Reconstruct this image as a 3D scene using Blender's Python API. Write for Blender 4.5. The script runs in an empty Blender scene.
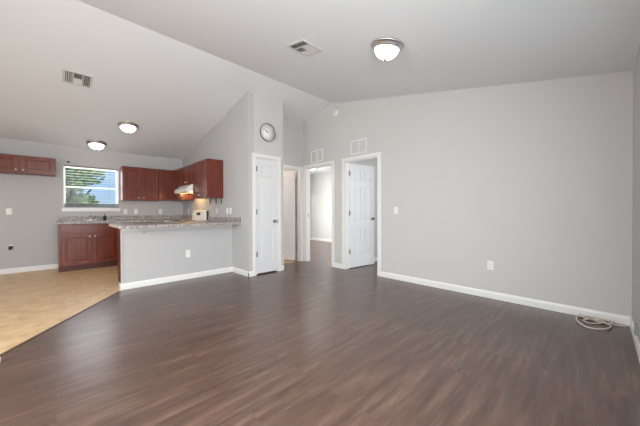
import bpy, bmesh, math, random
from mathutils import Vector, Matrix

SC = bpy.context.scene
COL = SC.collection
PI = math.pi
random.seed(4)

# ------------------------------------------------------------------ camera
def make_camera():
    yaw, pitch, roll = math.radians(45.66), math.radians(-0.439), math.radians(-0.142)
    F = Vector((math.cos(yaw), math.sin(yaw), 0)); R = Vector((math.sin(yaw), -math.cos(yaw), 0)); U = Vector((0, 0, 1))
    F, U = F * math.cos(pitch) + U * math.sin(pitch), U * math.cos(pitch) - F * math.sin(pitch)
    R, U = R * math.cos(roll) + U * math.sin(roll), U * math.cos(roll) - R * math.sin(roll)
    cam = bpy.data.cameras.new('camera')
    cam.sensor_width = 36
    cam.lens = 271.705 / 640 * 36
    cam.clip_start = 0.02
    o = bpy.data.objects.new('camera', cam)
    m = Matrix((R, U, -F)).transposed().to_4x4()
    m.translation = Vector((0, 0, 1.114))
    o.matrix_world = m
    COL.objects.link(o)
    SC.camera = o
make_camera()

# ------------------------------------------------------------------ world, daylight, exposure
def make_world():
    w = bpy.data.worlds.new('world'); SC.world = w
    w.use_nodes = True
    nt = w.node_tree
    bg = nt.nodes['Background']
    tc = nt.nodes.new('ShaderNodeTexCoord'); sp = nt.nodes.new('ShaderNodeSeparateXYZ')
    r = nt.nodes.new('ShaderNodeValToRGB')
    nt.links.new(tc.outputs['Generated'], sp.inputs[0]); nt.links.new(sp.outputs[2], r.inputs[0]); nt.links.new(r.outputs[0], bg.inputs[0])
    e = r.color_ramp.elements
    e[0].position = 0.0; e[0].color = (0.55, 0.72, 0.88, 1)
    e[1].position = 0.5; e[1].color = (0.22, 0.42, 0.80, 1)
    m = e.new(0.06); m.color = (0.40, 0.66, 0.97, 1)
    bg.inputs[1].default_value = 0.95
make_world()

def area(name, loc, aim, sx, sy, power, color=(1, 1, 1)):
    l = bpy.data.lights.new(name, 'AREA')
    l.shape = 'RECTANGLE'; l.size = sx; l.size_y = sy; l.energy = power; l.color = color
    o = bpy.data.objects.new(name, l)
    o.location = loc
    o.rotation_euler = Vector(aim).to_track_quat('-Z', 'Y').to_euler()
    COL.objects.link(o)
    return o
# daylight standing in the openings (all behind or beside the camera, or in rooms seen through the doors)
area('daylight_patio_door', (2.1, -0.36, 1.08), (0, 1, 0.0), 1.5, 2.0, 7, (0.97, 0.985, 1))
area('daylight_living_window', (-2.55, 1.75, 1.45), (1, 0, -0.7), 2.3, 1.4, 138, (0.97, 0.985, 1))
area('added_rear_daylight', (0.28, -0.36, 1.45), (0, 1, -0.25), 1.5, 1.2, 142, (0.97, 0.985, 1))  # lamp of an unseen window added to brighten closet face and floor
area('daylight_dining_window', (-2.55, 5.5, 1.45), (1, 0, -0.5), 1.5, 1.3, 9, (0.97, 0.985, 1))
area('daylight_kitchen_window', (0.575, 7.60, 1.62), (0, -1, -0.1), 0.85, 0.8, 12, (0.93, 0.97, 1))
area('daylight_bedroom_window', (4.9, 7.92, 1.45), (0, -1, -.5), 1.3, 1.3, 200, (0.95, 0.98, 1))
area('added_far_bedroom_daylight', (5.55, -0.40, 1.45), (0, 1, 0), 1.5, 1.3, 60, (0.95, 0.98, 1))  # lamp of an unseen window, put on this wall to light the door slab
sl_ = bpy.data.lights.new('sun', 'SUN'); sl_.energy = 2.8; sl_.color = (1, .95, .87); sl_.angle = math.radians(0.6)
so = bpy.data.objects.new('sun', sl_); COL.objects.link(so)
so.rotation_euler = Vector((.12, .30, -.95)).to_track_quat('-Z', 'Y').to_euler()
SC.view_settings.view_transform = 'Standard'
SC.view_settings.look = 'None'
SC.view_settings.gamma = 1
SC.view_settings.use_curve_mapping = False
SC.view_settings.exposure = -0.06
SC.cycles.diffuse_bounces = 7
SC.cycles.max_bounces = 14

# ------------------------------------------------------------------ materials
def lin(c):
    return tuple(((x / 255) / 12.92 if x / 255 <= 0.04045 else (((x / 255) + 0.055) / 1.055) ** 2.4) for x in c) + (1,)

def mat(name, col, rough=0.5, metal=0.0, spec=None):
    m = bpy.data.materials.new(name); m.use_nodes = True
    b = m.node_tree.nodes['Principled BSDF']
    b.inputs['Base Color'].default_value = lin(col)
    b.inputs['Roughness'].default_value = rough
    b.inputs['Metallic'].default_value = metal
    if spec is not None: b.inputs['Specular IOR Level'].default_value = spec
    return m

def nodes(m):
    nt = m.node_tree
    return nt, nt.nodes['Principled BSDF'], (lambda t, **k: mk(nt, t, **k))
def mk(nt, t, **k):
    n = nt.nodes.new(t)
    for a, v in k.items():
        if a in n.inputs: n.inputs[a].default_value = v
        else: setattr(n, a, v)
    return n

def bump(m, scale, strength, dist=0.002, detail=3):
    nt, b, N = nodes(m)
    tc = N('ShaderNodeTexCoord')
    nz = N('ShaderNodeTexNoise'); nz.inputs['Scale'].default_value = scale; nz.inputs['Detail'].default_value = detail
    nt.links.new(tc.outputs['Object'], nz.inputs['Vector'])
    bp = N('ShaderNodeBump'); bp.inputs['Strength'].default_value = strength; bp.inputs['Distance'].default_value = dist
    nt.links.new(nz.outputs['Fac'], bp.inputs['Height'])
    nt.links.new(bp.outputs['Normal'], b.inputs['Normal'])
    return m

def ramp(N, stops):
    r = N('ShaderNodeValToRGB')
    e = r.color_ramp.elements
    while len(e) < len(stops): e.new(0.5)
    for i, (p, c) in enumerate(stops):
        e[i].position = p; e[i].color = lin(c)
    return r

def noise_color(m, scale, stops, stretch=(1, 1, 1), detail=5, rough=0.6, mixrough=None):
    nt, b, N = nodes(m)
    tc = N('ShaderNodeTexCoord')
    mp = N('ShaderNodeMapping'); mp.inputs['Scale'].default_value = stretch
    nz = N('ShaderNodeTexNoise'); nz.inputs['Scale'].default_value = scale; nz.inputs['Detail'].default_value = detail; nz.inputs['Roughness'].default_value = rough
    nt.links.new(tc.outputs['Object'], mp.inputs[0]); nt.links.new(mp.outputs[0], nz.inputs['Vector'])
    r = ramp(N, stops)
    nt.links.new(nz.outputs['Fac'], r.inputs[0])
    nt.links.new(r.outputs[0], b.inputs['Base Color'])
    return m

M = {}
M['wall'] = bump(mat('wall paint', (191, 190, 189), 0.7, spec=0.3), 60, 0.25)  # darker copy for the dimmer kitchen walls, their shade put into the colour
M['wall_lit'] = bump(mat('lit wall paint', (205, 203, 200), 0.7, spec=0.3), 60, 0.25)  # lighter, slightly warm copy; brighter light on these walls put into the colour
M['ceiling'] = bump(mat('ceiling paint', (229, 231, 232), 0.85, spec=0.2), 45, 0.35, 0.003)
M['room_wall'] = bump(mat('bedroom wall paint', (208, 207, 203), 0.7, spec=0.3), 60, 0.2)
M['white'] = mat('white trim paint', (236, 235, 232), 0.35)
M['door'] = mat('white door paint', (226, 226, 226), 0.38)
M['plastic'] = mat('white plastic', (238, 236, 230), 0.4)
M['plastic_grey'] = mat('grey plastic', (150, 150, 150), 0.5)
M['dark'] = mat('dark recess', (28, 27, 27), 0.7)
M['shade_dark'] = mat('shaded duct and gap', (70, 70, 70), 0.8)  # dark tone stands in for shade inside the ducts and beside the range
M['louver'] = mat('louvre paint', (205, 204, 200), 0.5)
M['nickel'] = mat('brushed nickel', (200, 197, 193), 0.34, 1.0)
M['knob_metal'] = mat('satin door knob', (128, 126, 123), 0.35, 0.9)
M['steel'] = mat('steel', (165, 163, 160), 0.3, 1.0)
M['clock_rim'] = mat('clock rim', (150, 148, 146), 0.3, 0.8)
M['clock_face'] = mat('clock face', (240, 239, 235), 0.5)
M['black'] = mat('black', (18, 18, 18), 0.4)
M['appliance'] = mat('white enamel', (240, 238, 232), 0.18)
M['cable'] = mat('cable', (214, 202, 188), 0.5)
M['stripbrown'] = mat('brown strip', (120, 92, 72), 0.6)
M['beige_end'] = mat('laminate end with window light', (222, 205, 188), 0.5)  # pale tone also carries window light reflected off the counter end

M['cherry'] = noise_color(mat('cherry wood', (120, 52, 38), 0.27, spec=0.42), 9, [(0.2, (88, 36, 22)), (0.5, (111, 48, 29)), (0.8, (130, 62, 39))], (3, 3, 0.35))
M['cherry_end'] = noise_color(mat('cherry end panel', (110, 44, 32), 0.35), 9, [(0.2, (90, 36, 24)), (0.8, (122, 54, 38))], (3, 3, 0.35))
M['toe'] = mat('toe kick', (84, 34, 24), 0.5)

def vinyl():
    m = mat('dark vinyl planks', (80, 66, 61), 0.4, spec=1.0)
    nt, b, N = nodes(m)
    tc = N('ShaderNodeTexCoord')
    br = N('ShaderNodeTexBrick')
    br.offset = 0.37
    for k, v in (('Scale', 1.0), ('Brick Width', 1.22), ('Row Height', 0.152), ('Mortar Size', 0.0011), ('Mortar Smooth', 0.2), ('Bias', 0.0)): br.inputs[k].default_value = v
    br.inputs['Color1'].default_value = (0, 0, 0, 1); br.inputs['Color2'].default_value = (1, 1, 1, 1); br.inputs['Mortar'].default_value = (0.3, 0.3, 0.3, 1)
    nt.links.new(tc.outputs['Object'], br.inputs['Vector'])
    def nz(scale, st, det):
        mp = N('ShaderNodeMapping'); mp.inputs['Scale'].default_value = st
        n = N('ShaderNodeTexNoise'); n.inputs['Scale'].default_value = scale; n.inputs['Detail'].default_value = det; n.inputs['Roughness'].default_value = 0.5
        ad = N('ShaderNodeMix'); ad.data_type = 'VECTOR'
        nt.links.new(tc.outputs['Object'], mp.inputs[0])
        vm = N('ShaderNodeVectorMath'); vm.operation = 'MULTIPLY_ADD'
        vm.inputs[1].default_value = (7, 3, 5)
        nt.links.new(br.outputs['Color'], vm.inputs[0]); nt.links.new(mp.outputs[0], vm.inputs[2])
        nt.links.new(vm.outputs[0], n.inputs['Vector'])
        return n
    n1 = nz(3.2, (.7, 7, 1), 4); n2 = nz(11, (.8, 8, 1), 3)
    a = N('ShaderNodeMath'); a.operation = 'MULTIPLY'; a.inputs[1].default_value = 0.68
    nt.links.new(n1.outputs['Fac'], a.inputs[0])
    a2 = N('ShaderNodeMath'); a2.operation = 'MULTIPLY_ADD'; a2.inputs[1].default_value = 0.24
    nt.links.new(n2.outputs['Fac'], a2.inputs[0]); nt.links.new(a.outputs[0], a2.inputs[2])
    sp = N('ShaderNodeSeparateColor'); nt.links.new(br.outputs['Color'], sp.inputs[0])
    a3 = N('ShaderNodeMath'); a3.operation = 'MULTIPLY_ADD'; a3.inputs[1].default_value = 0.05
    nt.links.new(sp.outputs[0], a3.inputs[0]); nt.links.new(a2.outputs[0], a3.inputs[2])
    r = ramp(N, [(0.34, (70, 50, 41)), (0.47, (86, 63, 52)), (0.56, (98, 74, 62)), (0.70, (122, 96, 83))])
    nt.links.new(a3.outputs[0], r.inputs[0])
    mx = N('ShaderNodeMix'); mx.data_type = 'RGBA'
    mx.inputs[7].default_value = lin((84, 60, 49))
    nt.links.new(br.outputs['Fac'], mx.inputs[0]); nt.links.new(r.outputs[0], mx.inputs[6])
    nt.links.new(mx.outputs[2], b.inputs['Base Color'])
    b.inputs['Roughness'].default_value = 0.29
    return m
M['vinyl'] = vinyl()

def tile():
    m = mat('beige vinyl tile', (206, 174, 132), 0.36)
    nt, b, N = nodes(m)
    tc = N('ShaderNodeTexCoord')
    nz = N('ShaderNodeTexNoise'); nz.inputs['Scale'].default_value = 7; nz.inputs['Detail'].default_value = 7; nz.inputs['Roughness'].default_value = 0.7
    nt.links.new(tc.outputs['Object'], nz.inputs['Vector'])
    r = ramp(N, [(0.3, (194, 156, 112)), (0.5, (214, 180, 135)), (0.72, (230, 202, 160))])
    nt.links.new(nz.outputs['Fac'], r.inputs[0])
    br = N('ShaderNodeTexBrick'); br.offset = 0.5
    for k, v in (('Scale', 1.0), ('Brick Width', 0.305), ('Row Height', 0.1525), ('Mortar Size', 0.004), ('Mortar Smooth', 0.5)): br.inputs[k].default_value = v
    nt.links.new(tc.outputs['Object'], br.inputs['Vector'])
    mx = N('ShaderNodeMix'); mx.data_type = 'RGBA'
    mx.inputs[7].default_value = lin((216, 184, 140))
    ml = N('ShaderNodeMath'); ml.operation = 'MULTIPLY'; ml.inputs[1].default_value = 0.5
    nt.links.new(br.outputs['Fac'], ml.inputs[0]); nt.links.new(ml.outputs[0], mx.inputs[0])
    nt.links.new(r.outputs[0], mx.inputs[6]); nt.links.new(mx.outputs[2], b.inputs['Base Color'])
    return m
M['tile'] = tile()

def granite():
    m = mat('speckled laminate', (180, 172, 165), 0.42)
    nt, b, N = nodes(m)
    tc = N('ShaderNodeTexCoord')
    nz = N('ShaderNodeTexNoise'); nz.inputs['Scale'].default_value = 38; nz.inputs['Detail'].default_value = 6; nz.inputs['Roughness'].default_value = 0.75
    nt.links.new(tc.outputs['Object'], nz.inputs['Vector'])
    r = ramp(N, [(0.34, (84, 66, 58)), (0.44, (136, 122, 113)), (0.52, (166, 160, 156)), (0.64, (198, 195, 192))])
    nt.links.new(nz.outputs['Fac'], r.inputs[0]); nt.links.new(r.outputs[0], b.inputs['Base Color'])
    return m
M['granite'] = granite()

def glass():
    m = bpy.data.materials.new('window glass'); m.use_nodes = True
    nt = m.node_tree; nt.nodes.clear()
    o = nt.nodes.new('ShaderNodeOutputMaterial'); t = nt.nodes.new('ShaderNodeBsdfTransparent'); g = nt.nodes.new('ShaderNodeBsdfGlossy')
    g.inputs['Roughness'].default_value = 0.02
    x = nt.nodes.new('ShaderNodeMixShader'); x.inputs[0].default_value = 0.004
    nt.links.new(t.outputs[0], x.inputs[1]); nt.links.new(g.outputs[0], x.inputs[2]); nt.links.new(x.outputs[0], o.inputs[0])
    return m
M['glass'] = glass()

def emit(name, col, strength, base=(240, 240, 235)):
    m = mat(name, base, 0.4)
    b = m.node_tree.nodes['Principled BSDF']
    b.inputs['Emission Color'].default_value = lin(col); b.inputs['Emission Strength'].default_value = strength
    return m
M['dome'] = emit('lit frosted glass', (255, 250, 240), 2.5)
M['bright_dome'] = emit('brightly lit frosted glass', (255, 252, 245), 22.0)
M['hoodlens'] = emit('lit hood lens', (255, 190, 110), 2.0)
M['warm_dome'] = emit('warm lit frosted glass', (255, 214, 170), 5.0)

M['slat'] = mat('blind slat', (245, 246, 246), 0.5)
M['rail_grey'] = mat('blind bottom rail', (128, 128, 130), 0.5)
M['leaf'] = noise_color(mat('leaves', (110, 140, 80), 0.6), 1.6, [(0.3, (120, 150, 90)), (0.5, (166, 190, 120)), (0.75, (205, 214, 150))])
M['bark'] = mat('bark', (96, 80, 66), 0.9)
M['grass'] = noise_color(mat('lawn', (110, 130, 80), 0.9), 2, [(0.3, (104, 120, 72)), (0.7, (140, 150, 96))])
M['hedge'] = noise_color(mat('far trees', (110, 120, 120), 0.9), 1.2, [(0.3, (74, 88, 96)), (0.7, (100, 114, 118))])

# ------------------------------------------------------------------ mesh helpers
class MB:
    def __init__(self): self.bm = bmesh.new()
    def box(self, x0, x1, y0, y1, z0, z1, bev=0.0, seg=2):
        t = bmesh.new()
        bmesh.ops.create_cube(t, size=1)
        for v in t.verts:
            v.co = Vector(((x0 + x1) / 2 + v.co.x * (x1 - x0), (y0 + y1) / 2 + v.co.y * (y1 - y0), (z0 + z1) / 2 + v.co.z * (z1 - z0)))
        if bev: bmesh.ops.bevel(t, geom=t.edges[:], offset=bev, segments=seg, affect='EDGES', profile=0.5)
        return self.join(t)
    def join(self, t, mtx=None):
        if mtx is not None: bmesh.ops.transform(t, matrix=mtx, verts=t.verts)
        me = bpy.data.meshes.new('tmp'); t.to_mesh(me); t.free()
        self.bm.from_mesh(me); bpy.data.meshes.remove(me)
        return self
    def prism(self, pts, d0, d1, axis='X'):
        """extrude a polygon given in the two other axes from d0 to d1 along axis"""
        f = {'X': lambda a, b, d: (d, a, b), 'Y': lambda a, b, d: (a, d, b), 'Z': lambda a, b, d: (a, b, d)}[axis]
        lo = [self.bm.verts.new(f(a, b, d0)) for a, b in pts]; hi = [self.bm.verts.new(f(a, b, d1)) for a, b in pts]
        n = len(pts)
        fs = [self.bm.faces.new(lo[::-1]), self.bm.faces.new(hi)]
        for i in range(n): fs.append(self.bm.faces.new((lo[i], lo[(i + 1) % n], hi[(i + 1) % n], hi[i])))
        bmesh.ops.recalc_face_normals(self.bm, faces=fs)
        return self
    def lathe(self, prof, n=32, mtx=None):
        """revolve (r, z) about Z"""
        t = bmesh.new()
        rings = []
        for r, z in prof:
            if r < 1e-6: rings.append([t.verts.new((0, 0, z))])
            else: rings.append([t.verts.new((r * math.cos(2 * PI * i / n), r * math.sin(2 * PI * i / n), z)) for i in range(n)])
        for a, b in zip(rings, rings[1:]):
            for i in range(n):
                j = (i + 1) % n
                if len(a) == 1 and len(b) == 1: continue
                if len(a) == 1: t.faces.new((a[0], b[i], b[j]))
                elif len(b) == 1: t.faces.new((a[i], b[0], a[j]))
                else: t.faces.new((a[i], b[i], b[j], a[j]))
        for f in t.faces: f.smooth = True
        bmesh.ops.recalc_face_normals(t, faces=t.faces)
        return self.join(t, mtx)
    def tube(self, pts, r, n=8):
        t = bmesh.new()
        pts = [Vector(p) for p in pts]
        rings = []
        up = Vector((0, 0, 1))
        for i, p in enumerate(pts):
            d = (pts[min(i + 1, len(pts) - 1)] - pts[max(i - 1, 0)]).normalized()
            ref = up if abs(d.dot(up)) < 0.9 else Vector((1, 0, 0))
            a = d.cross(ref).normalized(); b = d.cross(a).normalized()
            rr = r[i] if isinstance(r, (list, tuple)) else r
            rings.append([t.verts.new(p + (a * math.cos(2 * PI * k / n) + b * math.sin(2 * PI * k / n)) * rr) for k in range(n)])
        for x, y in zip(rings, rings[1:]):
            for k in range(n): t.faces.new((x[k], x[(k + 1) % n], y[(k + 1) % n], y[k]))
        t.faces.new(rings[0]); t.faces.new(rings[-1][::-1])
        for f in t.faces: f.smooth = len(f.verts) == 4
        bmesh.ops.recalc_face_normals(t, faces=t.faces)
        return self.join(t)
    def build(self, name, m, parent=None, loc=None, rot=None):
        me = bpy.data.meshes.new(name)
        self.bm.to_mesh(me); self.bm.free()
        me.materials.append(m if not isinstance(m, str) else M[m])
        o = bpy.data.objects.new(name, me)
        COL.objects.link(o)
        if parent: o.parent = parent
        if loc: o.location = loc
        if rot: o.rotation_euler = rot
        return o

def cyl(r, z0, z1, bev=0.0):
    if bev: return [(0, z0), (r - bev, z0), (r, z0 + bev), (r, z1 - bev), (r - bev, z1), (0, z1)]
    return [(0, z0), (r, z0), (r, z1), (0, z1)]
def spline(pts, k=8, closed=False):
    P = [Vector(p) for p in pts]; out = []
    for i in range(len(P) - 1):
        p0 = P[max(i - 1, 0)]; p1 = P[i]; p2 = P[i + 1]; p3 = P[min(i + 2, len(P) - 1)]
        for s in range(k):
            t = s / k
            out.append(0.5 * ((2 * p1) + (p2 - p0) * t + (2 * p0 - 5 * p1 + 4 * p2 - p3) * t * t + (3 * p1 - p0 - 3 * p2 + p3) * t ** 3))
    out.append(P[-1])
    return out

def tag(o, label=None, cat=None, group=None, kind=None):
    if label: o['label'] = label
    if cat: o['category'] = cat
    if group: o['group'] = group
    if kind: o['kind'] = kind
    return o
def empty(name, loc, rz=0, label=None, cat=None, group=None, kind=None, rot=None):
    o = bpy.data.objects.new(name, None); COL.objects.link(o)
    o.empty_display_size = 0.1
    o.location = loc; o.rotation_euler = rot if rot else (0, 0, rz)
    return tag(o, label, cat, group, kind)
def struct(o): return tag(o, kind='structure')
def copy_tree(o, parent=None):
    c = o.copy(); COL.objects.link(c)
    if parent: c.parent = parent
    for ch in list(o.children): copy_tree(ch, c)
    return c

# ------------------------------------------------------------------ the room shell
XL, XR, YQ, YW = -2.4, 3.958, -0.23, 7.431
XS, YH, YC, XC, YP = 2.347, 4.595, 4.133, 3.077, 4.729
RY, RZ, ZW, ZQ = 3.68, 3.245, 2.428, 2.445
T = 0.112
def zc(y): return RZ - (y - RY) * (RZ - ZW) / (YW - RY) if y > RY else RZ - (RY - y) * (RZ - ZQ) / (RY - YQ)
def gable(mb, x0, x1, segs):
    """segs: (ya, yb, zbottom, ztop or None for up to the vault)"""
    for ya, yb, zb, zt in segs:
        cuts = [ya] + ([RY] if ya < RY < yb else []) + [yb]
        for a, b in zip(cuts, cuts[1:]):
            ta = zt if zt else zc(a) + 0.03; tb = zt if zt else zc(b) + 0.03
            mb.prism([(a, zb), (b, zb), (b, tb), (a, ta)], x0, x1, 'X')
    return mb

# floors: dark vinyl with a diagonal edge against the kitchen tile
def edge_y(x): return 3.231 + (x + 0.309) * (4.685 - 3.231) / (0.661 + 0.309)
xq = -2.4; 
struct(MB().prism([(XL, YQ - .12), (7.25, YQ - .12), (7.25, 7.9), (4.03, 7.9), (4.03, 4.65), (2.4, 4.65), (2.4, 4.78), (0.69, 4.78), (0.69, edge_y(0.69)), (XL, edge_y(XL))], -0.06, 0.0, 'Z').build('floor', 'vinyl'))
struct(MB().prism([(XL, edge_y(XL)), (0.69, edge_y(0.69)), (0.69, 4.78), (2.4, 4.78), (2.4, 4.65), (4.03, 4.65), (4.03, 7.55), (XL, 7.55)], -0.06, 0.0, 'Z').build('floor_kitchen', 'tile'))
ang = math.atan2(4.685 - 3.231, 0.661 + 0.309)
tr = MB().prism([(-0.017, 0), (-0.012, 0.005), (0.012, 0.005), (0.017, 0)], 0, math.hypot(0.64 - XL, edge_y(0.64) - edge_y(XL)), 'X')
M['strip'] = mat('transition strip', (92, 66, 54), 0.35)
struct(tr.build('trim_1', 'strip', loc=(XL, edge_y(XL), 0), rot=(0, 0, ang)))

# vaulted ceiling; its unseen rear eave is added to keep the sun out
struct(MB().prism([(YQ - 1.0, zc(YQ) - .06), (YQ - .13, zc(YQ) - .06), (YQ - .12, zc(YQ - .12)), (RY, RZ), (YW + .15, zc(YW + .15)), (YW + .15, zc(YW) + .2), (RY, RZ + .2), (YQ - 1.0, ZQ + .06)], XL - .12, XR + T, 'X').build('ceiling', 'ceiling'))

# right (long) wall with the two bedroom doorways
w = MB(); OH = 2.045
gable(w, XR, XR + T, [(YQ - .12, 2.63, 0, None), (2.63, 3.37, OH, None), (3.37, 3.705, 0, None), (3.705, 4.50, OH, None), (4.50, 7.87, 0, None)])
struct(w.build('wall_right', 'wall_lit'))
# kitchen window wall
def wall_y(name, y0, y1, x0, x1, h, ops, m):
    """a wall along X with rectangular openings (xa, xb, za, zb)"""
    b = MB(); x = x0
    for xa, xb, za, zb in sorted(ops):
        b.box(x, xa, y0, y1, 0, h)
        if za > 0: b.box(xa, xb, y0, y1, 0, za)
        b.box(xa, xb, y0, y1, zb, h); x = xb
    b.box(x, x1, y0, y1, 0, h)
    return struct(b.build(name, m))
def wall_x(name, x0, x1, y0, y1, h, ops, m):
    b = MB(); y = y0
    for ya, yb, za, zb in sorted(ops):
        b.box(x0, x1, y, ya, 0, h)
        if za > 0: b.box(x0, x1, ya, yb, 0, za)
        b.box(x0, x1, ya, yb, zb, h); y = yb
    b.box(x0, x1, y, y1, 0, h)
    return struct(b.build(name, m))
WX0, WX1, WZ0, WZ1 = 0.13, 1.02, 1.185, 2.05
wall_y('wall_kitchen', YW, YW + .14, XL - .12, XR, ZW + .03, [(WX0, WX1, WZ0, WZ1)], 'wall')
# rear wall beside the camera, with the patio door opening behind the camera
wall_y('wall_rear', YQ - .12, YQ, XL - .12, XR, ZQ + .01, [(-0.52, 1.08, 0.8, 2.1), (1.3, 2.9, 0, 2.08)], 'wall')
w = MB()
gable(w, XL - .12, XL, [(YQ - .12, 0.6, 0, None), (0.6, 2.9, 0, 0.75), (0.6, 2.9, 2.15, None), (2.9, 4.75, 0, None), (4.75, 6.25, 0, 0.8), (4.75, 6.25, 2.1, None), (6.25, YW, 0, None)])
struct(w.build('wall_left', 'wall'))
# stove wall with closet corner
w = MB(); gable(w, XS, XS + T, [(YC, YW, 0, None)])
struct(w.build('wall_stove', 'wall'))
w = MB(); CX0, CX1 = 2.488, 2.948
w.box(XS + T, CX0, YC, YC + T, 0, OH); w.box(CX1, XC, YC, YC + T, 0, OH); 
w.prism([(YC, OH), (YC + T, OH), (YC + T, zc(YC + T) + .02), (YC, zc(YC) + .02)], XS + T, XC, 'X')
gable(w, XC - T, XC, [(YC + T, YH + .05, 0, None)])
struct(w.build('wall_closet', 'wall_lit'))
w = MB(); HX0, HX1 = 3.195, 3.893
for a, b, z in ((XS + T, HX0, 0), (HX0, HX1, OH - .03), (HX1, XR, 0)):
    w.prism([(YH, z), (YH + T, z), (YH + T, zc(YH + T) + .02), (YH, zc(YH) + .02)], a, b, 'X')
struct(w.build('wall_hall', 'wall_lit'))
# peninsula half wall
w = MB(); w.box(0.685, XS, YP, YP + T, 0, 0.876)
struct(w.build('wall_peninsula', 'wall'))
w = MB(); w.box(0.681, XS, YP - .012, YP, 0.832, 0.875, .002); w.box(0.681, 0.685, YP - .012, YP + T, 0, 0.875, .001)
struct(w.build('trim_2', 'white'))

# rooms beyond the doorways
XB = 7.092
wall_x('wall_bedroom', XB, XB + .12, YQ - .12, 7.87, 2.52, [], 'room_wall')
wall_y('wall_bedroom_window', 7.75, 7.87, XR + T, XB, 2.52, [(4.25, 5.55, 0.8, 2.1)], 'room_wall')
wall_y('wall_bedroom_partition', 3.43, 3.54, XR + T, XB, 2.52, [], 'room_wall')
wall_y('wall_far_bedroom_rear', YQ - .12, YQ, XR + T, XB, 2.52, [(4.8, 6.3, 0.8, 2.1)], 'room_wall')
struct(MB().box(XR + T, XB + .12, YQ - .12, 7.87, 2.5, 2.6).build('ceiling_bedroom', 'ceiling'))
struct(MB().box(XS + T, XR, YH + T, YW, 2.40, 2.42).build('ceiling_bathroom', 'ceiling'))

# baseboards
BH, BT = 0.088, 0.014
def base(name, runs):
    b = MB()
    for x0, y0, x1, y1, nx, ny in runs:
        if nx: xs = sorted((x0, x0 + nx * BT)); b.prism([(0, 0), (BT, 0), (BT, BH - .02), (BT * .45, BH), (0, BH)] if nx > 0 else [(0, 0), (-BT, 0), (-BT, BH - .02), (-BT * .45, BH), (0, BH)], y0, y1, 'Y') if False else b_run(b, x0, y0, y1, nx, 'X')
        else: b_run(b, y0, x0, x1, ny, 'Y')
    return struct(b.build(name, 'white'))
def b_run(b, c, s0, s1, n, ax):
    prof = [(0, 0), (BT, 0), (BT, BH - .024), (BT * .7, BH - .010), (BT * .4, BH), (0, BH)]
    pts = [(c + n * p, z) for p, z in prof]
    if ax == 'X': b.prism(pts, s0, s1, 'Y')      # polygon in (x, z), runs along Y
    else: b.prism(pts, s0, s1, 'X')              # polygon in (y, z), runs along X
CW = 0.066
base('baseboard_right', [(XR, YQ, XR, 2.63 - CW, -1, 0), (XR, 3.37 + CW, XR, 3.705 - CW, -1, 0)])
base('baseboard_rear', [(2.92, YQ, XR, YQ, 0, 1), (XL, YQ, 1.28, YQ, 0, 1)])
base('baseboard_left', [(XL, YQ, XL, YW, 1, 0)])
base('baseboard_kitchen', [(XL, YW, 0.05, YW, 0, -1)])
base('baseboard_peninsula', [(0.673 - BT, YP - .012, XS, YP - .012, 0, -1), (0.673, YP - .012, 0.673, YP + T, -1, 0)])
base('baseboard_stove', [(XS, YC - BT, XS, YP, -1, 0)])
base('baseboard_closet', [(XS - BT, YC, CX0 - CW, YC, 0, -1), (CX1 + CW, YC, XC + BT, YC, 0, -1), (XC, YC - BT, XC, YH, 1, 0)])
base('baseboard_hall', [(XC, YH, HX0 - CW, YH, 0, -1)])
base('baseboard_bedroom', [(XB, 3.54, XB, 7.75, -1, 0), (XB, YQ, XB, 3.43, -1, 0), (XR + T, 7.75, XB, 7.75, 0, -1), (XR + T, 3.54, XB, 3.54, 0, 1), (XR + T, 3.43, XB, 3.43, 0, -1)])
# white end block where the baseboard beside the dining area stops, low at the left edge of view
struct(MB().box(-0.36, -0.292, 3.03, 3.10, 0, 0.035, .004).build('trim_3', 'white'))

# ------------------------------------------------------------------ doors
def casing(mb, w, h, side=-1, t=0.016):
    """casing round an opening 0..w x 0..h in the XZ plane, on the y = 0 face, towards side"""
    y0, y1 = sorted((0, side * t))
    for a, b in ((-CW, -.004), (w + .004, w + CW)): mb.box(a, b, y0, y1, 0, h + .003, .003)
    mb.box(-CW, w + CW, y0, y1, h + .004, h + CW, .004)
def frame(parent, w, h, depth):
    mb = MB(); casing(mb, w, h)
    mb.box(-.004, 0.016, 0, depth, 0, h, .001); mb.box(w - .016, w + .004, 0, depth, 0, h, .001); mb.box(0.016, w - .016, 0, depth, h - .016, h + .004, .001)
    return mb
def slab_mesh(w, h, t=0.035, cols=2):
    mb = MB(); st = 0.105 if cols == 2 else 0.085
    zs = [(0.235, 0.78), (0.89, 1.575), (1.675, h - 0.105)]
    mb.box(0.01, w - .01, 0.012, t - .012, 0.01, h - .01)
    mb.box(0, st, 0, t, 0, h, .0015); mb.box(w - st, w, 0, t, 0, h, .0015)
    xs = [(st, w - st)] if cols == 1 else [(st, w / 2 - .045), (w / 2 + .045, w - st)]
    if cols == 2: mb.box(w / 2 - .045, w / 2 + .045, 0, t, 0.1, h - .02, .0015)
    prev = 0
    for a, b in zs + [(h, h)]:
        mb.box(st - .002, w - st + .002, 0.0003, t - .0003, prev, a, .0015); prev = b
    for a, b in zs:
        for c, d in xs:
            for y0, y1 in ((0.003, 0.015), (t - .015, t - .003)): mb.box(c + .020, d - .020, y0, y1, a + .020, b - .020, .009, 1)
    return mb
def knob(parent, x, z, t, sides=(-1, 1)):
    mb = MB()
    for s in sides:
        mtx = Matrix.Translation((x, 0 if s < 0 else t, z)) @ Matrix.Rotation(PI / 2 if s < 0 else -PI / 2, 4, 'X')
        mb.lathe([(0, 0), (.029, 0), (.029, .004), (.020, .008), (.010, .010), (.010, .022), (.018, .027), (.025, .035), (.025, .043), (.018, .051), (0, .054)], 20, mtx)
    o = mb.build('doorknob', 'knob_metal', parent); o['label'] = 'brushed nickel round doorknob'
    return o
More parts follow.
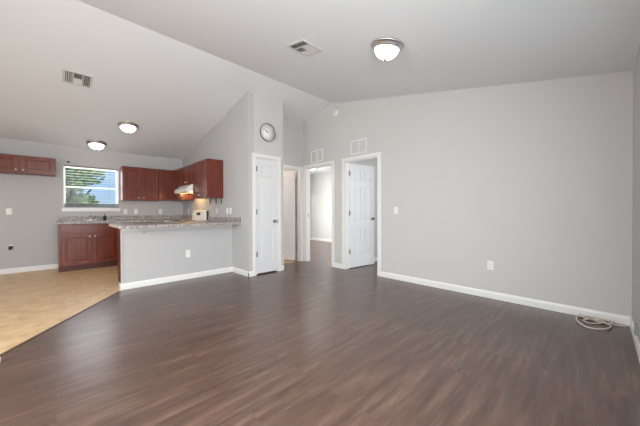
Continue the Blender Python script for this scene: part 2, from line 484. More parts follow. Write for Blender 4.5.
def hinges(parent, x, y, zs):
    for z in zs:
        mb = MB(); mb.lathe(cyl(.007, z - .045, z + .045), 10, Matrix.Translation((x, y, 0)))
        mb.box(x - .004, x + .026, y + .004, y + .006, z - .044, z + .044)
        o = mb.build('hinge', 'steel', parent); o['label'] = 'dark metal hinge'
M['hinge'] = M['steel']

# door 1: the closed narrow closet door
d = empty('door_1', (CX0, YC, 0), 0, 'narrow white closet door, closed, in the wall under the round clock', None, None, 'structure')
frame(d, CX1 - CX0, OH, T).build('door_frame', 'white', d)
w_ = CX1 - CX0 - .036
s = slab_mesh(w_, 2.005, cols=1).build('door_slab', 'door', d, (0.018, 0.006, 0.022))
hinges(d, 0.013, 0.0, (0.36, 1.10, 1.85))
knob(s, w_ - .055, 0.905, .035, (-1,))
mb = MB(); mb.box(CX1 - CX0 - .017, CX1 - CX0 - .006, -.003, .004, .89, .96); mb.build('strike_plate', 'steel', d)
# door 2: bathroom door, opened inwards
d = empty('door_2', (HX0, YH, 0), 0, 'white bathroom door standing open behind the closet corner', None, None, 'structure')
OH2 = OH - .03
frame(d, HX1 - HX0, OH2, T).build('door_frame', 'white', d)
hx = HX1 - HX0
s = slab_mesh(0.66, 1.975).build('door_slab', 'door', d, (hx - .055, T + .010, 0.018), (0, 0, math.radians(113)))
knob(s, 0.60, 0.92, .035)
hinges(d, hx - .040, T + .004, (0.30, 1.02, 1.78))
# door 3: cased opening to the lit bedroom
d = empty('door_3', (XR, 4.50, 0), -PI / 2, 'white cased doorway into the bright bedroom, next to the corner', None, None, 'structure')
frame(d, 0.795, OH, T).build('door_frame', 'white', d)
mb = MB(); mb.box(.016, .019, .045, .075, .98, 1.06); o = mb.build('strike_plate', 'nickel', d)
# door 4: open bedroom door in the right wall
d = empty('door_4', (XR, 3.37, 0), -PI / 2, 'white six-panel door standing open in the right wall', None, None, 'structure')
frame(d, 0.74, OH, T).build('door_frame', 'white', d)
s = slab_mesh(0.705, 2.02).build('door_slab', 'door', d, (0.036, T - .002, 0.012), (0, 0, math.radians(83.5)))
knob(s, 0.64, 0.94, .035)
hinges(d, 0.024, T - .012, (0.33, 1.07, 1.83))

# ------------------------------------------------------------------ windows
def window(name, w, h, depth, loc, rz, label, kitchen=False, patio=False):
    r = empty(name, loc, rz, label, None, None, 'structure')
    f = MB(); F = 0.032
    y0, y1 = depth * .55, depth * .55 + .05
    for a, b, c, e in ((0, F, 0, h), (w - F, w, 0, h), (F, w - F, 0, F), (F, w - F, h - F, h)): f.box(a, b, y0, y1, c, e, .003)
    if patio: f.box(w / 2 - .03, w / 2 + .03, y0 - .01, y1, F, h - F, .003)
    else: f.box(F, w - F, y0 - .008, y1, h * .50 - .015, h * .50 + .015, .003)
    f.build('window_frame', 'white', r)
    g = MB(); g.box(F - .005, w - F + .005, y0 + .022, y0 + .026, F - .005, h - F + .005); g.build('pane', 'glass', r)
    if not patio:
        s = MB(); s.box(-.025, w + .025, -.018, 0, -.072, -.002, .004); s.box(-.028, w + .028, -.03, 0, -.024, 0.0, .004); s.box(0.001, w - .001, 0, depth - .005, -.02, 0.001); s.build('window_sill', 'white', r)
    return r
window('window_1', WX1 - WX0, WZ1 - WZ0, .14, (WX0, YW, WZ0), 0, 'kitchen window above the sink, looking out on a tree')
window('window_2', 2.3, 1.4, .12, (XL, 0.6, 0.75), PI / 2, 'living room window in the left wall')
window('window_3', 1.5, 1.3, .12, (XL, 4.75, 0.8), PI / 2, 'dining window in the left wall')
window('window_4', 1.6, 2.08, .12, (2.9, YQ, 0), PI, 'sliding glass patio door in the rear wall', patio=True)
window('window_7', 1.6, 1.3, .12, (1.08, YQ, .8), PI, 'added window in the rear wall, out of view, for more daylight')
window('window_5', 1.3, 1.3, .12, (4.25, 7.75, .8), 0, 'bright bedroom window')
window('window_6', 1.5, 1.3, .12, (6.3, YQ, .8), PI, 'unseen far bedroom window, added to light the open door')

# blind in the kitchen window
wb = empty('window_blind', (WX0, YW, WZ0), 0, 'white slatted blind hanging open in the kitchen window', 'blind')
W = WX1 - WX0; H = WZ1 - WZ0
M['headrail'] = mat('headrail', (150, 140, 134), 0.5)  # brown-grey stands in for the shade line along the window top
mb = MB(); mb.box(.006, W - .006, .006, .05, H - .028, H - .002, .003); o = mb.build('headrail', 'headrail', wb); o['label'] = 'headrail with the window-top shade in its brownish colour'
mb = MB(); n = 14
for i in range(n):
    z = 0.105 + (H - 0.16) * i / (n - 1)
    t = bmesh.new(); bmesh.ops.create_cube(t, size=1)
    for v in t.verts: v.co = Vector((v.co.x * (W - .03), v.co.y * .046, v.co.z * .0045))
    mb.join(t, Matrix.Translation((W / 2, .03, z)) @ Matrix.Rotation(math.radians(2), 4, 'X'))
mb.build('slats', 'slat', wb)
mb = MB()
for k in range(6): mb.box(.012, W - .012, .008, .052, .010 + k * .0135, .0215 + k * .0135, .002)
o = mb.build('bottom_rail', 'rail_grey', wb); o['label'] = 'grey stacked bottom rail'
for x in (0.14, W - .14):
    mb = MB(); mb.tube([(x, .008, .07), (x, .008, H - .03)], .0014, 6); mb.build('cord', 'slat', wb)
mb = MB(); mb.tube([(W * .83, .002, .25), (W * .83, .002, H - .03)], .003, 6); mb.build('tilt_wand', 'plastic_grey', wb)
o = MB().box(-.022, .022, -.03, 0, -.014, .014, .004).build('curtain_bracket', 'black', loc=(0.204, YW, 2.108))
tag(o, 'small black bracket on the wall above the kitchen window', 'bracket')

# ------------------------------------------------------------------ kitchen cabinets
KNOB = [(0, 0), (.008, 0), (.006, .010), (.013, .017), (.015, .022), (.011, .028), (0, .030)]
M['knob'] = mat('satin knob', (226, 214, 196), 0.3, 0.5)
def cab_door(parent, x0, x1, z0, z1, name='door', knob_at=None, drawer=False):
    w, h = x1 - x0, z1 - z0; st = min(.058, h * .28, w * .28)
    mb = MB()
    mb.box(0.004, w - .004, -.009, -.003, .004, h - .004)
    mb.box(0, st, -.02, 0, 0, h, .003); mb.box(w - st, w, -.02, 0, 0, h, .003)
    mb.box(st - .001, w - st + .001, -.0197, 0, 0, st, .003); mb.box(st - .001, w - st + .001, -.0197, 0, h - st, h, .003)
    if not drawer: mb.box(st + .016, w - st - .016, -.0165, -.008, st + .016, h - st - .016, .006, 1)
    o = mb.build(name, 'cherry', parent, (x0, 0, z0))
    if knob_at:
        k = MB(); k.lathe(KNOB, 14, Matrix.Translation((knob_at[0] - x0, -.0195, knob_at[1] - z0)) @ Matrix.Rotation(PI / 2, 4, 'X'))
        k = k.build('knob', 'knob', o); k['label'] = 'pale satin knob'
    return o
def upper(loc, rz, w, h, depth, ndoors, label, group='cherry wall cabinets', knobs='low', stile=.02, left=0):
    r = empty('wall_cabinet', loc, rz, label, 'cabinet', group)
    c = MB(); c.box(0, w, 0.0, depth, 0, h, .002); c.build('body', 'cherry_end', r)
    g = .018; dw = (w - left - 2 * stile * .3 - g * (ndoors - 1)) / ndoors
    for i in range(ndoors):
        x0 = left + stile * .3 + i * (dw + g)
        kx = (x0 + dw - .035) if (ndoors == 2 and i == 0) else (x0 + .035)
        if ndoors == 1: kx = x0 + dw - .035
        cab_door(r, x0, x0 + dw, .012, h - .012, knob_at=(kx, .06))
    return r
YU = YW - .30
# above the (missing) fridge
upper((-0.889, YU, 1.792), 0, 0.913, 0.318, .299, 2, 'short wide cherry wall cabinet over the empty fridge space, left of the window')
upper((1.044, YU, 1.357), 0, 0.686, 0.735, .299, 2, 'cherry two-door wall cabinet just right of the kitchen window')
# diagonal-free corner pair
upper((1.733, YU, 1.37), 0, 0.612, 0.725, .299, 1, 'cherry single-door wall cabinet filling the corner of window and stove wall')
# resize the corner door so that only the part left of the stove-wall run opens
XU = XS - .30
upper((XU, YU - .002, 1.37), -PI / 2, 0.553, 0.725, .299, 1, 'narrow cherry wall cabinet left of the range hood', left=.25)
upper((XU, 6.552, 1.672), -PI / 2, 0.762, 0.42, .299, 2, 'short cherry wall cabinet directly above the range hood')
upper((XU, 5.785, 1.37), -PI / 2, 0.705, 0.73, .299, 2, 'tall cherry wall cabinet right of the range hood')
for i, (y, lab) in enumerate(((5.70, 'narrow brown strip for a shadow below the tall cabinet, the one nearest the range'), (5.40, 'narrow brown strip for a shadow below the tall cabinet, the middle one'), (5.16, 'narrow brown strip for a shadow below the tall cabinet, the one nearest the room'))):
    o = MB().box(-.012, 0, -.016, .016, -.10, 0, .003).build('shade_strip', 'stripbrown', loc=(XS - .002, y, 1.369))  # brown strips stand in for dark shadow lines on the wall
    tag(o, lab, 'strip', 'brown strips below the tall cabinet')

def base_cab(name, loc, rz, w, depth, label, doors, drawers, h=.876, toe=.10, end=None):
    r = empty(name, loc, rz, label, 'cabinet', 'cherry base cabinets')
    c = MB(); c.box(0, w, 0, depth, toe, h, .002); c.build('body', 'cherry_end', r)
    t = MB(); t.box(0.0, w, .055, depth, 0, toe); t.build('toe_kick', 'toe', r)
    for x0, x1, z0, z1, kx, kz in doors: cab_door(r, x0, x1, z0, z1, knob_at=(kx, kz) if kx else None)
    for x0, x1, z0, z1 in drawers: cab_door(r, x0, x1, z0, z1, 'drawer_front', None, True)
    return r
YB = 6.85
base_cab('sink_cabinet', (0.05, YB, 0), 0, 0.93, .58, 'cherry two-door sink cabinet under the kitchen window', [(.035, .463, .125, .69, .43, .64), (.475, .90, .125, .69, .51, .64)], [(.03, .905, .715, .862)])
base_cab('base_cabinet', (0.985, YB, 0), 0, 1.36, .58, 'cherry base cabinet in the kitchen corner, behind the peninsula', [(.02, .40, .125, .69, .05, .64)], [(.02, .40, .715, .862)])
# peninsula cabinets, facing the kitchen
r = base_cab('peninsula_cabinet', (1.70, 5.43, 0), PI, .975, .585, 'cherry base cabinet behind the grey half wall, its end panel showing at the left', [(.03, .46, .125, .69, .42, .64), (.47, .90, .125, .69, .51, .64)], [(.03, .46, .715, .862), (.47, .90, .715, .862)])
base_cab('corner_cabinet', (1.72, 5.78, 0), -PI / 2, .93, .62, 'cherry corner base cabinet between the range and the half wall', [(.02, .33, .125, .69, .06, .64)], [(.02, .33, .715, .862)])

# counters
def slab_l(mb, pts, z0, z1): mb.prism(pts, z0, z1, 'Z')
mb = MB(); mb.prism([(0.025, 6.80), (1.70, 6.80), (1.70, 6.575), (XS - .001, 6.575), (XS - .001, YW - .001), (0.025, YW - .001)], .881, .924, 'Z')
bmesh.ops.bevel(mb.bm, geom=mb.bm.edges[:], offset=.006, segments=2, affect='EDGES')
ct = tag(mb.build('countertop', 'granite'), 'speckled grey countertop along the window wall with a low backsplash', 'countertop')
MB().box(0.038, XS - .002, YW - .02, YW - .001, .924, 1.02, .004).build('backsplash', 'granite', ct)
MB().box(XS - .02, XS - .002, 6.58, YW - .021, .924, 1.02, .004).build('backsplash', 'granite', ct)
mb = MB(); mb.prism([(0.675, 4.40), (XS - .001, 4.40), (XS - .001, 5.785), (1.70, 5.785), (1.70, 5.45), (0.63, 5.45), (0.63, 4.46)], .877, .922, 'Z')
bmesh.ops.bevel(mb.bm, geom=mb.bm.edges[:], offset=.006, segments=2, affect='EDGES')
ct2 = tag(mb.build('peninsula_countertop', 'granite'), 'speckled grey bar countertop on the half wall', 'countertop')
MB().box(XS - .02, XS - .002, 4.392, 5.785, .922, 1.003, .003).build('backsplash', 'granite', ct2)
o = MB().box(0.618, 0.6295, 4.45, 5.45, .880, .919, .004).build('end_cap', 'beige_end', ct2); o['label'] = 'pale laminate end edge with window light in its colour'

# sink and tap
sk = empty('kitchen_sink', (0.53, 7.10, .9246), 0, 'steel double-bowl sink set in the counter under the window', 'sink')
mb = MB()
for a, b, c, e in ((-.40, .40, -.26, -.21), (-.40, .40, .19, .26), (-.40, -.36, -.21, .19), (.36, .40, -.21, .19), (-.02, .02, -.21, .19)): mb.box(a, b, c, e, 0, .005, .002)
mb.build('rim', 'steel', sk)
for s in (-1, 1):
    mb = MB(); mb.box(min(s * .02, s * .36), max(s * .02, s * .36), -.21, .19, .0003, .002); mb.build('bowl', 'steel', sk)
fa = empty('faucet', (0.53, 7.31, .929), 0, 'chrome kitchen faucet with two handles behind the sink', 'faucet')
mb = MB(); mb.box(-.10, .10, -.025, .025, 0, .014, .005); mb.build('base', 'nickel', fa)
mb = MB(); mb.tube(spline([(0, 0, .01), (0, 0, .07), (0, -.03, .11), (0, -.10, .125), (0, -.16, .105)]), .010, 10); mb.build('spout', 'nickel', fa)
for s in (-1, 1):
    mb = MB(); mb.lathe(cyl(.014, .012, .05, .003), 12, Matrix.Translation((s * .075, 0, 0))); mb.tube([(s * .075, 0, .052), (s * .115, -.02, .095)], [.008, .006], 8); mb.build('handle', 'steel', fa)
bo = empty('soap_bottle', (0.76, 7.28, .929), 0, 'small black soap bottle on the counter right of the faucet', 'bottle')
mb = MB(); mb.lathe([(0, 0), (.026, 0), (.029, .005), (.029, .07), (.024, .084), (.010, .092), (.010, .10), (0, .10)], 18); mb.build('body', 'black', bo)
mb = MB(); mb.lathe(cyl(.006, .10, .125), 10); mb.box(-.008, .008, -.035, .010, .123, .133, .003); mb.build('pump', 'black', bo)

# range
rg = empty('range', (1.70, 6.563, -.013), -PI / 2, 'white electric range against the stove wall, seen over the peninsula', 'stove')
RW = .762; RD = .645
MB().box(0, RW, .02, RD, .013, .895, .004).build('body', 'appliance', rg)
dr = MB().box(.01, RW - .01, -.02, .02, .20, .80, .008).build('oven_door', 'appliance', rg)
MB().box(.14, RW - .14, -.0225, -.018, .36, .66, .002).build('window', 'black', dr)
mb = MB(); mb.tube([(.08, -.022, .76), (.08, -.055, .76), (RW - .08, -.055, .76), (RW - .08, -.022, .76)], .011, 10); mb.build('handle', 'appliance', dr)
MB().box(.01, RW - .01, -.015, .02, .04, .19, .006).build('drawer', 'appliance', rg)
MB().box(0, RW, -.01, RD, .8955, .918, .006).build('cooktop', 'appliance', rg)
for x, y, q in ((.2, .16, .10), (.56, .16, .078), (.2, .42, .078), (.56, .42, .10)):
    mb = MB(); mb.lathe([(q + .02, 0), (q + .02, .003), (q + .006, .003), (q, -.004 + .005)], 24, Matrix.Translation((x, y, .9185)))
    pts = [(x + (0.02 + (q - .02) * a / 60) * math.cos(a * .38), y + (0.02 + (q - .02) * a / 60) * math.sin(a * .38), .926) for a in range(61)]
    mb.tube(pts, .005, 6); mb.build('burner', 'black', rg)
bg = MB(); bg.prism([(RD - .075, .918), (RD, .918), (RD, 1.15), (RD - .035, 1.15), (RD - .055, 1.13)], 0, RW, 'X')
bmesh.ops.bevel(bg.bm, geom=bg.bm.edges[:], offset=.006, segments=2, affect='EDGES')
bg = bg.build('backguard', 'appliance', rg)
MB().box(.30, .47, RD - .075, RD - .05, 1.04, 1.10, .002).build('display', 'black', bg)
for x in (.07, .17, .59, .69):
    mb = MB(); mb.lathe([(0, 0), (.022, 0), (.019, .022), (0, .024)], 16, Matrix.Translation((x, RD - .066, 1.05)) @ Matrix.Rotation(PI / 2 + .09, 4, 'X')); mb.build('knob', 'appliance', bg)
MB().box(RW, RW + .006, RD - .04, RD, .93, 1.14).build('gap_shade', 'shade_dark', bg)  # dark strip standing in for the shaded gap right of the backguard

# range hood
hd = empty('range_hood', (XS - .002, 6.552, 1.513), -PI / 2, 'white range hood with its lamp on, under the short cabinet', 'range hood')
hb = MB(); hb.prism([(-.445, .020), (-.445, .055), (-.330, .156), (0, .156), (0, .020)], .001, .761, 'X')
bmesh.ops.bevel(hb.bm, geom=hb.bm.edges[:], offset=.004, segments=2, affect='EDGES')
hb.box(.001, .761, -.445, -.432, 0, .022); hb.box(.001, .012, -.44, 0, 0, .022); hb.box(.75, .761, -.44, 0, 0, .022)
hb.build('shell', 'appliance', hd)
MB().box(.02, .742, -.42, -.03, .014, .021).build('filter', 'steel', hd)
ln_ = MB().box(.34, .46, -.30, -.22, .011, .0145, .001).build('lamp_lens', 'hoodlens', hd)
l = bpy.data.lights.new('hood_lamp', 'POINT'); l.shadow_soft_size = .006; l.energy = 7.0; l.color = (1, .6, .22)
lo = bpy.data.objects.new('hood_lamp', l); COL.objects.link(lo); lo.parent = hd; lo.location = (.32, -.20, .004)

# ------------------------------------------------------------------ ceiling lamps, vents
def ceiling_lamp(loc, tilt, label, group, mat_dome='dome'):
    r = empty('ceiling_light', loc, 0, label, 'ceiling light', group, rot=(tilt, 0, 0))
    mb = MB(); mb.lathe([(0, 0), (.158, 0), (.165, -.006), (.165, -.014), (.158, -.022), (.150, -.026), (.142, -.042), (.134, -.052), (.127, -.052), (.124, -.046), (.124, -.02), (0, -.02)], 48); mb.build('pan', 'nickel', r)
    mb = MB(); mb.lathe([(.122, -.040), (.122, -.052), (.115, -.076), (.097, -.102), (.070, -.122), (.038, -.134), (0, -.138)], 48); mb.build('glass_dome', mat_dome, r)
    mb = MB(); mb.lathe([(0, -.134), (.014, -.137), (.014, -.144), (.008, -.148), (.010, -.156), (0, -.160)], 14); mb.build('finial', 'clock_rim', r)
    return r
tr_ = math.atan2(RZ - ZQ, RY - YQ); tl_ = -math.atan2(RZ - ZW, YW - RY)
ceiling_lamp((2.43, 1.50, zc(1.50) - .001), tr_, 'large flush dome ceiling light in the living room, right of the ridge', 'flush dome ceiling lights')
ceiling_lamp((0.99, 6.11, zc(6.11) - .001), tl_, 'flush dome ceiling light over the kitchen, the farther from the window wall', 'flush dome ceiling lights')
ceiling_lamp((0.62, 7.10, zc(7.10) - .001), tl_, 'flush dome ceiling light close to the kitchen window wall', 'flush dome ceiling lights')
ceiling_lamp((5.66, 6.14, 2.499), 0, 'ceiling light glowing in the bedroom through the middle doorway', 'flush dome ceiling lights', 'bright_dome')
l = bpy.data.lights.new('bathroom_lamp', 'POINT'); l.energy = 30; l.color = (1, .82, .68); l.shadow_soft_size = .12
lo = bpy.data.objects.new('bathroom_lamp', l); COL.objects.link(lo); lo.location = (2.95, 5.6, 2.2)

def ceiling_vent(loc, tilt, label, flip):
    r = empty('ceiling_vent', loc, 0, label, 'air vent', 'ceiling air vents', rot=(tilt, 0, 0))
    sg = -1 if flip else 1
    S = .155; I = .128
    mb = MB()
    for a, b, c, e in ((-S, S, -S, -I), (-S, S, I, S), (-S, -I, -I, I), (I, S, -I, I)): mb.box(a, b, c, e, -.010, 0, .003)
    for x in (-.048, .048): mb.box(x - .006, x + .006, -I, I, -.010, -.002, .001)
    mb.box(-.048, .048, -.006, .006, -.010, -.002, .001)
    mb.build('frame', 'louver', r)
    MB().box(-I, I, -I, I, -.0015, -.0005).build('backing', 'shade_dark', r)
    mb = MB()
    def sl(cx, cy, lx, ly, ang, ax):
        t = bmesh.new(); bmesh.ops.create_cube(t, size=1)
        for v in t.verts: v.co = Vector((v.co.x * lx, v.co.y * ly, v.co.z * .0012))
        mb.join(t, Matrix.Translation((cx, cy, -.006)) @ Matrix.Rotation(ang * sg, 4, ax))
    for k in range(4):
        q = -.116 + k * .018
        sl(q, 0, .012, 2 * I - .002, math.radians(40), 'Y'); sl(-q, 0, .012, 2 * I - .002, math.radians(-40), 'Y')
    for k in range(6):
        q = .018 + k * .0195
        sl(0, q, .084, .013, math.radians(-38), 'X'); sl(0, -q, .084, .013, math.radians(38), 'X')
    mb.build('louvers', 'louver', r)
    return r
ceiling_vent((0.245, 5.035, zc(5.035)), tl_, 'white ceiling air vent on the kitchen slope, upper left', 0)
ceiling_vent((2.055, 2.345, zc(2.345)), tr_, 'white ceiling air vent left of the living room lamp', 1)

def grille(y0, y1, z0, z1, label):
    r = empty('return_grille', (XR, y1, z0), -PI / 2, label, 'air vent', 'wall return grilles')
    w, h = y1 - y0, z1 - z0; F = .024
    mb = MB()
    for a, b, c, e in ((0, F, 0, h), (w - F, w, 0, h), (F, w - F, 0, F), (F, w - F, h - F, h), (w / 2 - .010, w / 2 + .010, F, h - F)): mb.box(a, b, -.010, 0, c, e, .003)
    mb.build('frame', 'white', r)
    M['grille_back'] = M.get('grille_back') or mat('grille back', (222, 220, 217), 0.8)
    MB().box(F, w - F, -.0015, -.0005, F, h - F).build('backing', 'grille_back', r)
    mb = MB(); n = 13
    for i in range(n):
        z = F + (h - 2 * F) * (i + .5) / n
        t = bmesh.new(); bmesh.ops.create_cube(t, size=1)
        for v in t.verts: v.co = Vector((v.co.x * (w - 2 * F), v.co.y * .010, v.co.z * .0012))
        mb.join(t, Matrix.Translation((w / 2, -.006, z)) @ Matrix.Rotation(math.radians(35), 4, 'X'))
    mb.build('louvers', 'louver', r)
grille(3.957, 4.320, 2.142, 2.392, 'white wall grille above the middle doorway')
grille(2.855, 3.215, 2.150, 2.408, 'white wall grille above the open door in the right wall')

o = MB(); o.lathe([(0, 0), (.066, 0), (.066, .012), (.058, .030), (.030, .036), (0, .036)], 32)
sd = tag(o.build('smoke_detector', 'plastic', loc=(XR, 3.595, 3.03), rot=(0, -PI / 2, 0)), 'round white smoke detector high on the right wall by the ridge', 'smoke detector')
mb = MB(); mb.lathe([(.030, .0365), (.030, .038), (.022, .038), (.022, .0365)], 24); mb.build('grille', 'plastic_grey', sd)

# ------------------------------------------------------------------ clock
ck = empty('wall_clock', (2.728, YC, 2.512), 0, 'round wall clock with a grey rim and white face above the closet door', 'clock')
RX = Matrix.Rotation(PI / 2, 4, 'X')
mb = MB(); mb.lathe([(.140, 0), (.158, 0), (.162, .012), (.160, .034), (.155, .038), (.149, .034), (.147, .014)], 56, RX); mb.build('rim', 'clock_rim', ck)
mb = MB(); mb.lathe(cyl(.149, .002, .014), 48, RX); fc = mb.build('face', 'clock_face', ck)
M['ink'] = mat('clock ink', (110, 110, 110), 0.6)
mb = MB()
for i in range(0, 60, 5):
    a = i * PI / 30; L = .010 if i % 5 == 0 else .005; wd = .0022 if i % 5 == 0 else .0009
    t = bmesh.new(); bmesh.ops.create_cube(t, size=1)
    for v in t.verts: v.co = Vector((v.co.x * wd, v.co.y * .001, v.co.z * L))
    mb.join(t, Matrix.Rotation(a, 4, 'Y') @ Matrix.Translation((0, -.0146, .130)))
for i in range(1, 13):
    cu = bpy.data.curves.new('n', 'FONT'); cu.body = str(i); cu.size = .026; cu.align_x = 'CENTER'; cu.align_y = 'CENTER'; cu.extrude = .0004
    to = bpy.data.objects.new('n', cu); COL.objects.link(to)
    bpy.context.view_layer.update()
    me = bpy.data.meshes.new_from_object(to.evaluated_get(bpy.context.evaluated_depsgraph_get()))
    a = i * PI / 6
    t = bmesh.new(); t.from_mesh(me); bpy.data.meshes.remove(me)
    bpy.data.objects.remove(to); bpy.data.curves.remove(cu)
    mb.join(t, Matrix.Translation((math.sin(a) * .106, -.0148, math.cos(a) * .106)) @ RX)
nb = fc.data.materials; nb.append(M['ink'])
t = bmesh.new(); t.from_mesh(fc.data); k0 = len(t.faces)
me = bpy.data.meshes.new('tmp'); mb.bm.to_mesh(me); mb.bm.free(); t.from_mesh(me); bpy.data.meshes.remove(me)
t.faces.ensure_lookup_table()
for f in t.faces[k0:]: f.material_index = 1
t.to_mesh(fc.data); t.free()
def hand(name, ang, L, wd, y):
    mb = MB(); t = bmesh.new(); bmesh.ops.create_cube(t, size=1)
    for v in t.verts: v.co = Vector((v.co.x * wd * (1 if v.co.z < 0 else .5), v.co.y * .0015, (v.co.z + .38) * L))
    mb.join(t, Matrix.Rotation(ang, 4, 'Y') @ Matrix.Translation((0, y, 0)))
    mb.build(name, 'black', ck)
hand('hour_hand', math.radians(298), .070, .010, -.017)
hand('minute_hand', math.radians(306), .100, .007, -.020)
mb = MB(); mb.lathe(cyl(.007, .014, .023), 14, RX); mb.build('hub', 'black', ck)

# ------------------------------------------------------------------ outlets and switches
def plate(name, loc, rz, label, kind, gangs=1, group=None):
    cat = {'switch': 'light switch', 'outlet': 'outlet', 'box': 'outlet'}[kind]
    r = empty(name, loc, rz, label, cat, group)
    w = .070 + .046 * (gangs - 1)
    MB().box(-w / 2, w / 2, -.006, 0, -.057, .057, .0025).build('plate', 'plastic', r)
    for g in range(gangs):
        x = (g - (gangs - 1) / 2) * .046
        if kind == 'switch':
            mb = MB(); mb.box(x - .006, x + .006, -.016, -.005, -.004, .018, .002); mb.build('toggle', 'plastic', r)
        else:
            for z in (-.02, .02):
                mb = MB(); mb.box(x - .017, x + .017, -.0085, -.005, z - .0145, z + .0145, .004); q = mb.build('socket', 'plastic', r)
                mb = MB()
                for sx in (-.006, .006): mb.box(x + sx - .0012, x + sx + .0012, -.0088, -.008, z - .003, z + .006)
                mb.lathe(cyl(.0025, 0, .0008), 8, Matrix.Translation((x, -.008, z - .008)) @ RX); mb.build('slots', 'dark', q)
    return r
G = 'white wall plates'
plate('light_switch', (-0.587, YW, 1.119), 0, 'white light switch under the short wall cabinet at far left', 'switch', 1, G)
plate('light_switch', (1.143, YW, 1.114), 0, 'white plate on the window wall, first one right of the window', 'switch', 1, G)
plate('wall_outlet', (1.342, YW, 1.113), 0, 'white outlet on the window wall, second one right of the window', 'outlet', 1, G)
plate('wall_outlet', (1.838, YW, 1.111), 0, 'white outlet on the window wall, below the corner cabinet', 'outlet', 1, G)
plate('wall_outlet', (XS, 7.0, 1.124), -PI / 2, 'white outlet on the stove wall left of the range', 'outlet', 1, G)
plate('wall_outlet', (XS, 5.377, 1.122), -PI / 2, 'white outlet on the stove wall just right of the range', 'outlet', 1, G)
plate('light_switch', (XS, 4.915, 1.118), -PI / 2, 'white switch plate above the bar backsplash, left one of the pair', 'switch', 1, G)
plate('light_switch', (XS, 4.785, 1.118), -PI / 2, 'white switch plate above the bar backsplash, right one of the pair', 'switch', 1, G)
plate('wall_outlet', (1.572, YP, 0.415), 0, 'white outlet low on the grey half wall', 'outlet', 1, G)
plate('light_switch', (XR, 2.287, 1.122), -PI / 2, 'white light switch on the right wall beside the open door', 'switch', 1, G)
plate('wall_outlet', (XR, 0.953, 0.418), -PI / 2, 'white outlet low on the right wall', 'outlet', 1, G)
r = empty('junction_box', (-0.568, YW, .469), 0, 'open dark outlet box with a missing cover, low on the kitchen wall', 'outlet')
MB().box(-.034, .034, -.004, 0, -.05, .05, .001).build('box', 'plastic_grey', r)
mb = MB(); mb.prism([(-.028, -.045), (.004, -.045), (.028, .01), (.028, .022), (-.028, .022)], -.006, -.003, 'Y'); mb.build('opening', 'dark', r)
mb = MB(); mb.prism([(-.028, .024), (.03, .024), (.03, .046), (-.028, .046)], -.009, -.004, 'Y'); mb.build('receptacle', 'plastic', r)
o = MB().box(-.014, .014, -.014, 0, -.012, .012, .003).build('wall_hook', 'plastic_grey', loc=(0.952, YP, .80))
tag(o, 'tiny dark hook on the half wall just below the counter', 'hook')
o = MB().box(-.03, .03, 0, .02, -.04, .04, .003).build('cable_box', 'plastic_grey', loc=(3.37, YQ, .145))
tag(o, 'small grey cable box just above the baseboard at the right edge', 'box')

# ------------------------------------------------------------------ loose cable
mb = MB(); z = .006
A = [(3.89, 0.134), (3.804, 0.15), (3.695, 0.134), (3.623, 0.09), (3.599, 0.035), (3.625, -0.03), (3.693, -0.076), (3.773, -0.09), (3.836, -0.065), (3.866, -0.018), (3.88, 0.039), (3.837, 0.081), (3.771, 0.094), (3.75, 0.05), (3.79, 0.0), (3.83, -.04)]
mb.tube(spline([(x, y, z + .010 * (0.5 + .5 * math.sin(i * 1.3))) for i, (x, y) in enumerate(A)]), .0065, 8)
B = [(3.912, 0.142), (3.869, 0.067), (3.845, 0.003), (3.839, -0.058), (3.853, -0.105), (3.867, -0.151), (3.871, -0.19)]
mb.tube(spline([(x, y, .016 - i * .0015) for i, (x, y) in enumerate(B)]), .0065, 8)
Cc = [(3.747, 0.1), (3.799, 0.066), (3.86, 0.024), (3.85, -0.024), (3.802, -0.071), (3.89, -0.107), (3.915, -0.06), (3.91, 0.02), (3.93, .10), (3.935, .14)]
mb.tube(spline([(x, y, .020 + .008 * (i % 2)) for i, (x, y) in enumerate(Cc)]), .0065, 8)
tag(mb.build('coiled_cable', 'cable'), 'coiled off-white cable on the dark floor in the right corner', 'cable')

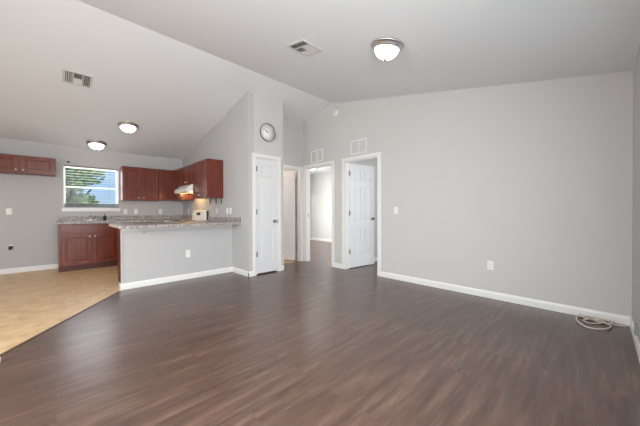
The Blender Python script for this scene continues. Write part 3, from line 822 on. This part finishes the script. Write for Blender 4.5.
# ------------------------------------------------------------------ outside the kitchen window
struct(MB().box(-30, 30, 7.6, 60, -.25, -.15).build('ground', 'grass'))
tree = empty('tree', (0.62, 18.0, -.15), 0, 'leafy green tree seen through the kitchen window', 'tree')
mb = MB(); mb.tube(spline([(0, 0, 0), (.04, 0, .8), (-.03, .03, 1.6), (0.02, 0, 2.4)]), .11, 10)
for a, h in ((0.4, 1.5), (2.3, 1.8), (4.2, 1.3)): mb.tube(spline([(0, 0, h - .3), (.35 * math.cos(a), .35 * math.sin(a), h + .3), (.8 * math.cos(a), .8 * math.sin(a), h + .9)]), .04, 8)
mb.build('trunk', 'bark', tree)
bm = bmesh.new(); rnd = random.Random(7)
cl = [(-.75, 0, 2.0, .6), (0.0, .1, 1.6, .62), (.45, 0, 1.75, .5), (-.4, .2, 2.6, .7), (.2, -.1, 2.75, .55), (.75, 0, 3.2, .55), (-.6, 0, 3.3, .75), (.1, 0, 3.6, .7), (-1.1, 0, 1.6, .6), (-1.2, 0, 2.6, .7), (.5, 0, 1.55, .35)]
for cx, cy, cz, cr in cl:
    for k in range(int(430 * cr)):
        u = Vector((rnd.gauss(0, 1), rnd.gauss(0, 1), rnd.gauss(0, 1))).normalized() * cr * rnd.random() ** .4
        p = Vector((cx, cy, cz)) + u
        ax = Vector((rnd.gauss(0, 1), rnd.gauss(0, 1), rnd.gauss(0, .7))).normalized(); b2 = ax.cross(Vector((rnd.gauss(0, 1), rnd.gauss(0, 1), rnd.gauss(0, 1)))).normalized()
        L = rnd.uniform(.09, .16)
        vs = [bm.verts.new(p - ax * L), bm.verts.new(p + b2 * L * .5), bm.verts.new(p + ax * L), bm.verts.new(p - b2 * L * .5)]
        bm.faces.new(vs)
fo = MB(); fo.bm.free(); fo.bm = bm; fo.build('foliage', 'leaf', tree)
bm = bmesh.new()
hg = MB()
for k in range(60):
    t = bmesh.new(); bmesh.ops.create_icosphere(t, subdivisions=2, radius=1)
    q = rnd.uniform(1.0, 1.9)
    for v in t.verts: v.co *= 1 + rnd.uniform(-.12, .12)
    hg.join(t, Matrix.Translation((-25 + k * .9, 55 + rnd.uniform(-2, 2), .1)) @ Matrix.Scale(q, 4))
tag(hg.build('far_treeline', 'hedge'), 'low bluish line of far trees beyond the window', 'trees', kind='stuff')
